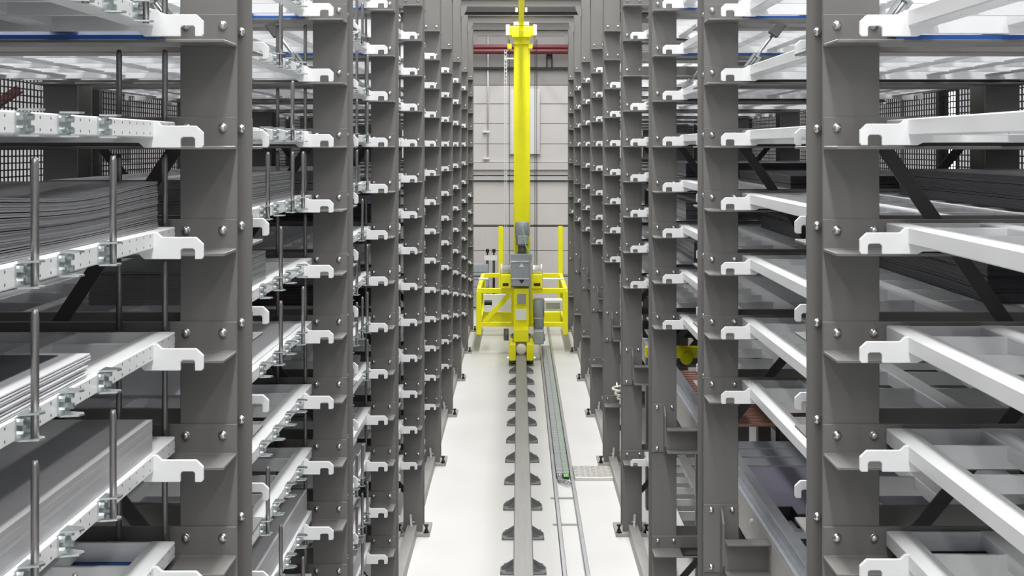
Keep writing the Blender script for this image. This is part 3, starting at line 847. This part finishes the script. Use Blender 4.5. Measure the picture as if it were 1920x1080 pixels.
# mast and head
cbox('lower_mast', 963, 992, 541, 618, 8.22, 8.36, 'yellow')
lp = cbox('mast_recess', 967, 989, 549, 573, 8.215, 8.222, 'yellow')
cbox('recess_panel', 970, 986, 551, 570, 8.205, 8.216, 'rail', 0.001, lp)
cbox('mast_placard', 967, 987, 580, 600, 8.205, 8.22, 'placard', 0.001, label='white rectangular placard')
mast = cbox('mast', 965, 992.5, 80, 545, 8.38, 8.46, 'yellow', 0.006)
cbox('mast_flange', 963.5, 994, 80, 545, 8.40, 8.405, 'yellow', 0.001)
hd = cbox('mast_head', 955, 1000, 49, 66, 8.30, 8.52, 'yellow')
cbox('head_plate', 960, 996, 57, 69, 8.28, 8.30, 'yellow', 0.003, hd)
cbox('head_neck', 964, 993, 66, 82, 8.34, 8.48, 'yellow', 0.004, hd)
for q, px in enumerate((952, 1003)):
    cbox('sheave_guard', px - 3.5, px + 3.5, 46, 66, 8.32, 8.50, 'placard', 0.004, hd, 'pale sheave guard')
    c = at(px, 72, 8.42) - O
    link('sheave', MB().rod((c.x - 0.012, c.y, c.z), (c.x + 0.012, c.y, c.z), 0.055, n=18).mesh('sheave', 'conduit', smooth=True), hd)
for px in (955.5, 994.5):
    cbox('guide_wheel_block', px - 4, px + 4, 82, 91, 8.35, 8.45, 'yellow', 0.003, hd)
for px in (968, 987):
    cbox('top_roller', px - 5, px + 5, 41, 47, 8.34, 8.46, 'conduit', 0.003, hd)
# ropes and the cable ladder beside the mast
for px in (955, 1003, 1006.5):
    a, b = at(px, 74, 8.42) - O, at(px, 505, 8.42) - O
    link('hoist_rope', MB().rod(a, b, 0.0045, n=6).mesh('hoist_rope', 'black'), cr)
a, b = at(948, 93, 8.42) - O, at(948, 512, 8.42) - O
link('cable_ladder', MB().box(a.x - 0.018, a.x - 0.012, a.y - 0.02, a.y + 0.02, b.z, a.z).box(a.x + 0.012, a.x + 0.018, a.y - 0.02, a.y + 0.02, b.z, a.z).mesh('cable_ladder', 'silver'), cr)
lr = MB()
for k in range(60):
    z = b.z + (a.z - b.z) * k / 60
    lr.box(a.x - 0.012, a.x + 0.012, a.y - 0.012, a.y + 0.012, z, z + 0.018)
link('ladder_rungs', lr.mesh('ladder_rungs', 'conduit'), cr, kind='stuff')
cbox('ladder_arm', 946, 966, 108, 111, 8.41, 8.44, 'silver', 0.001)
# hoist gearbox, motor and drums
gb = cbox('gearbox', 958.5, 995, 491, 537, 8.20, 8.36, 'motor', 0.01)
cbox('gearbox_band', 958, 995.5, 490, 492, 8.195, 8.37, 'conduit', 0.002, gb)
cbox('gearbox_band', 958, 995.5, 522, 524, 8.195, 8.37, 'conduit', 0.002, gb)
a, b = at(957, 492, 8.24) - O, at(998, 476, 8.24) - O
link('gearbox_cover', MB().prism([(a.x + 0.01, a.z), (b.x - 0.01, a.z), (b.x, b.z - 0.03), (b.x, b.z), (a.x, b.z), (a.x, b.z - 0.03)], 'y', 8.22 * BAY - O.y, 8.34 * BAY - O.y).mesh('gearbox_cover', 'motor', 0.004), gb)
def tri(name, px, py0, py1, m, lab):
    c0, c1, c2 = at(px - 5, py0, 8.2) - O, at(px + 5, py0, 8.2) - O, at(px, py1, 8.2) - O
    link(name, MB().prism([(c0.x, c0.z), (c1.x, c1.z), (c2.x, c2.z)], 'y', 8.2 * BAY - O.y - 0.004, 8.2 * BAY - O.y + 0.001).mesh(name, m), gb, label=lab)
tri('up_arrow', 978, 501, 493, 'placard', 'white upward triangle mark')
tri('down_arrow', 978, 525, 532, 'black', 'black downward triangle mark')
c0, c1 = at(979, 460, 8.28) - O, at(979, 415, 8.28) - O
mt = link('hoist_motor', MB().lathe((c0.x, c0.y, c0.z), (0, 0, 1), [(0, 0.075), (0.005, 0.082), (0.11, 0.082), (0.12, 0.093), (c1.z - c0.z - 0.02, 0.093), (c1.z - c0.z, 0.08)], 24).mesh('hoist_motor', 'motor', smooth=True), cr)
fins = MB()
for k in range(20):
    an = 2 * math.pi * k / 20
    fins.bar((c0.x + 0.096 * math.cos(an), c0.y + 0.096 * math.sin(an), c0.z + 0.13), (c0.x + 0.096 * math.cos(an), c0.y + 0.096 * math.sin(an), c1.z - 0.05), 0.006, 0.012, up=(math.cos(an), math.sin(an), 0))
link('cooling_fins', fins.mesh('cooling_fins', 'motor'), mt)
cbox('motor_box', 970, 990, 442, 458, 8.22, 8.25, 'motor', 0.006, mt)
link('motor_coupling', MB().rod((c0.x, c0.y, c0.z - 0.12), (c0.x, c0.y, c0.z), 0.055, n=16).mesh('motor_coupling', 'clip', smooth=True), mt)
pts = [at(x, y, 8.2) - O for x, y in ((980, 424), (983, 445), (986, 462), (993, 472))]
cb_ = MB()
for p, q in zip(pts, pts[1:]):
    cb_.rod(p, q, 0.007, n=6)
link('motor_cable', cb_.mesh('motor_cable', 'green'), mt)
for q, (x0, x1) in enumerate(((938.5, 957.5), (997, 1017))):
    a, b = at(x0, 506, 8.30) - O, at(x1, 506, 8.30) - O
    if q:
        prof = [(0, 0.066), (0.02, 0.066), (b.x - a.x - 0.03, 0.066), (b.x - a.x - 0.028, 0.082), (b.x - a.x, 0.082)]
    else:
        prof = [(0, 0.082), (0.028, 0.082), (0.03, 0.066), (b.x - a.x, 0.066)]
    dr = link('rope_drum', MB().lathe(a, (1, 0, 0), prof, 24).mesh('rope_drum', 'silver', smooth=True), cr)
    cbox('drum_stand', x0, x1, 515, 541, 8.24, 8.36, 'yellow', 0.005, dr)
    cbox('stand_slot', x0 + 4, x1 - 4, 531, 536, 8.235, 8.241, 'black', 0.0, dr)
cbox('crossbeam', 940, 1017, 538, 546, 8.26, 8.38, 'yellow')
# lifting carriage: the big yellow frame
D0, D1 = 8.60, 9.62
lf = link('carriage_frame', MB().box(0, 0.001, 0, 0.001, 0, 0.001).mesh('carriage_frame', 'yellow'), cr)
def fbar(name, p, q, a, b, m='yellow', par=None):
    return link(name, MB().bar(p - O, q - O, a, b).mesh(name, m, 0.004), par or lf)
def F(px, py, d): return at(px, py, d)
xl, xr = (898 - 973) * U * D0, (1060 - 973) * U * D0
zt_, zl, zb_ = CAMZ + (274 - 545) * U * D0, CAMZ + (274 - 608) * U * D0, CAMZ + (274 - 627) * U * D0
for x in (xl, xr):
    for d in (D0, D1):
        fbar('carriage_leg', Vector((x, d * BAY, zb_)), Vector((x, d * BAY, zt_)), 0.075, 0.075)
    for z, t in ((zt_, 0.07), (zl, 0.06)):
        fbar('side_rail', Vector((x, D0 * BAY, z)), Vector((x, D1 * BAY, z)), 0.06, t)
for d in (D0, D1):
    fbar('end_rail', Vector((xl, d * BAY, zt_)), Vector((xr, d * BAY, zt_)), 0.065, 0.07)
    fbar('end_rail', Vector((xl, d * BAY, zl)), Vector((xr, d * BAY, zl)), 0.065, 0.06)
fbar('diagonal_strut', Vector((xl + 0.07, D0 * BAY, zl + 0.03)), Vector((xl + 0.44, D0 * BAY, zt_ - 0.05)), 0.05, 0.065)
for px in (962, 996):
    x = (px - 973) * U * D0
    fbar('carriage_post', Vector((x, D0 * BAY, zl)), Vector((x, D0 * BAY, zt_)), 0.06, 0.05)
def fbox(name, px0, px1, py0, py1, d0, d1, m, lab=None):
    return cbox(name, px0, px1, py0, py1, d0, d1, m, 0.004, lf, lab)
fbox('rear_panel', 906, 958, 552, 585, 9.3, 9.32, 'placard', 'pale panel inside the carriage')
fbox('belly_pan', 903, 1056, 585, 604, 9.35, 9.40, 'yellow')
fbox('control_box', 1021, 1055, 563, 583, 8.72, 8.85, 'placard', 'white control box')
fbox('control_window', 1024, 1050, 567, 578, 8.71, 8.722, 'motor')
fbox('tie_bar', 1018, 1056, 522, 525, 8.80, 8.83, 'silver')
fbox('tie_bar', 897, 916, 522, 525, 8.80, 8.83, 'silver')
fbox('sensor_block', 908, 922, 566, 573, 8.75, 8.85, 'black')
fbox('sensor_lens', 909, 920, 573, 577, 8.74, 8.80, 'silver')
# travel drive on the side of the undercarriage
c0, c1 = at(1010, 622, 8.32) - O, at(1010, 560, 8.32) - O
dv = link('travel_motor', MB().lathe(c0, (0, 0, 1), [(0, 0.055), (0.05, 0.06), (0.06, 0.072), (0.2, 0.072), (0.205, 0.078), (c1.z - c0.z - 0.02, 0.078), (c1.z - c0.z, 0.066)], 20).mesh('travel_motor', 'motor', smooth=True), cr)
cbox('travel_gearbox', 1001, 1020, 620, 646, 8.22, 8.38, 'motor', 0.012, dv)
link('gear_flange', MB().rod((c0.x - 0.1, c0.y, c0.z - 0.08), (c0.x + 0.09, c0.y, c0.z - 0.08), 0.05, n=16).mesh('gear_flange', 'motor', smooth=True), dv)
link('motor_band', MB().rod((c0.x, c0.y, c0.z + 0.19), (c0.x, c0.y, c0.z + 0.20), 0.081, n=20).mesh('motor_band', 'silver'), dv)
a = at(955, 638, 8.6) - O
link('drive_wheel', MB().rod((a.x - 0.08, a.y, a.z + 0.08), (a.x - 0.01, a.y, a.z + 0.08), 0.085, n=18).mesh('drive_wheel', 'clip', smooth=True), cr)
pts = [at(993, y, 8.18) - O for y in (482, 520, 560, 585)]
cb_ = MB()
for p, q in zip(pts, pts[1:]):
    cb_.rod(p, q, 0.011, n=8)
link('conduit_hose', cb_.mesh('conduit_hose', 'conduit'), cr)

# ------------------------------------------------------------------ transfer station on the right
XB = 1.035
sb = thing('station_beam', 'long grey side beam of the transfer station beside the rack frames', 'beam', (XB, 0, CAMZ))
link('side_plate', MB().box(0, 0.012, 3.3, 19.0, -1.80, -1.625).box(0, 0.07, 3.3, 19.0, -1.80, -1.79).mesh('side_plate', 'beige', 0.001), sb)
link('galvanised_channel', MB().prism([(0.0, -1.620), (0.0, -1.605), (0.030, -1.600), (0.030, -1.525), (0.0, -1.520), (0.0, -1.508), (0.045, -1.508), (0.045, -1.620)], 'y', 3.3, 19.0).mesh('galvanised_channel', 'galv_pale'), sb)
for k in range(8):
    link('beam_bolt', MB().rod((-0.012, 4.0 + k * 1.9, -1.66), (0, 4.0 + k * 1.9, -1.66), 0.012, n=8).mesh('beam_bolt', 'zinc'), sb)
# roller table
rt = thing('roller_table', 'roller table with copper brown rollers behind the station beam', 'roller table', (1.09, 3.66 * BAY, 0))
zr = CAMZ - 1.70
RB = MB().rod((0, 0, 0), (1.05, 0, 0), 0.020, n=12).mesh('roller', 'roller', smooth=True)
for k in range(20):
    link('roller', RB, rt, (0.0, 0.12 + k * 0.095, zr))
link('table_rail', MB().box(1.05, 1.09, 0, 2.0, zr - 0.09, zr + 0.04).mesh('table_rail', 'trough'), rt)
link('table_rail', MB().box(0.0, -0.02, 0, 2.0, zr - 0.09, zr + 0.04).mesh('table_rail', 'trough'), rt)
for x in (0.02, 1.04):
    for y in (0.1, 1.85):
        link('table_leg', MB().box(x - 0.03, x + 0.03, y - 0.03, y + 0.03, 0, zr - 0.09).mesh('table_leg', 'upright'), rt)
# pallet table with dark sheet pack in the bay before
pt = thing('pack_table', 'grey slatted table carrying the dark purple sheet pack', 'table', (1.11, 2.60 * BAY, 0))
zp = CAMZ - 1.655
SL = MB().box(0, 1.0, 0, 0.16, zp - 0.03, zp).mesh('table_slat', 'galv_pale', 0.002)
for k in range(9):
    link('table_slat', SL, pt, (0, k * 0.20, 0))
link('table_frame', MB().box(0, 0.05, 0, 1.76, zp - 0.12, zp - 0.03).box(0.95, 1.0, 0, 1.76, zp - 0.12, zp - 0.03).mesh('table_frame', 'upright'), pt)
for x in (0.03, 0.96):
    for y in (0.08, 1.68):
        link('table_leg', MB().box(x - 0.03, x + 0.03, y - 0.03, y + 0.03, 0, zp - 0.12).mesh('table_leg', 'upright'), pt)
M['purple'] = mat('violet_film_sheet', (0.46, 0.44, 0.56), 0.25, 0.0)
dp = thing('sheet_pack', 'dark purple filmed sheet pack with notched black edge on the slatted table', 'sheet pack', (1.115, 2.625 * BAY, zp))
PK = [(0, 0.12), (0.09, 0.12), (0.09, 0.0), (0.85, 0.0), (0.85, 0.84), (0, 0.84)]
link('pack_body', MB().prism(PK, 'z', 0.0, 0.060).mesh('pack_body', 'black'), dp)
link('pack_top', MB().prism([(x * 0.99 + 0.004, y * 0.99 + 0.004) for x, y in PK], 'z', 0.060, 0.064).mesh('pack_top', 'purple'), dp)
# yellow gantry of the transfer station
yg = thing('yellow_crosshead', 'yellow transfer crosshead beyond the rack frames over the roller table', 'gantry', (1.02, 4.86 * BAY, 0))
z0 = CAMZ - 1.70
link('crosshead_beam', MB().box(0, 1.0, 0, 0.10, z0 + 0.0, z0 + 0.085).mesh('crosshead_beam', 'yellow', 0.004), yg)
link('crosshead_roller', MB().rod((0.32, -0.03, z0), (0.32, 0.0, z0), 0.05, n=14).mesh('crosshead_roller', 'yellow'), yg)
link('crosshead_plate', MB().box(0.0, 1.0, 0.3, 0.34, z0 + 0.12, z0 + 0.26).mesh('crosshead_plate', 'dark'), yg)
link('crosshead_leg', MB().box(0.9, 1.0, 0, 0.1, 0, z0).mesh('crosshead_leg', 'upright'), yg)
link('crosshead_leg', MB().box(0.0, 0.08, 0, 0.1, 0, z0).mesh('crosshead_leg', 'upright'), yg)
# white ribbed ramp low in the second bay and a lit floor beyond
rp = thing('ribbed_ramp', 'pale ribbed floor grating under the second plain bay', 'grating', (1.46, 2.66 * BAY, 0))
for k in range(12):
    link('grating_bar', MB().box(0, 0.6, k * 0.26, k * 0.26 + 0.20, 0, 0.03).mesh('grating_bar', 'conduit', 0.002), rp)

# coiled hose hanging low on the fifth frame of the plain rack
hz = at(1161, 742, 5.46)
ch2 = thing('coiled_hose', 'small pale coiled hose hanging low on a rack frame beside the tread plate', 'hose', (hz.x - 0.02, hz.y, hz.z))
mb = MB()
pts = []
for k in range(49):
    t = k / 48
    an = t * 4 * 2 * math.pi
    r = 0.050 * (1 - 0.75 * t)
    pts.append(Vector((0.05 * t + r * math.cos(an), r * math.sin(an), 0.085 - 0.17 * t)))
for p, q in zip(pts, pts[1:]):
    mb.rod(p, q, 0.010, n=6)
link('hose_coil', mb.mesh('hose_coil', 'cream'), ch2)
link('hose_hook', MB().rod((0.0, 0.0, 0.08), (0.0, 0.03, 0.11), 0.006, n=6).rod((0, 0.03, 0.11), (0, 0.055, 0.11), 0.006, n=6).mesh('hose_hook', 'zinc'), ch2)
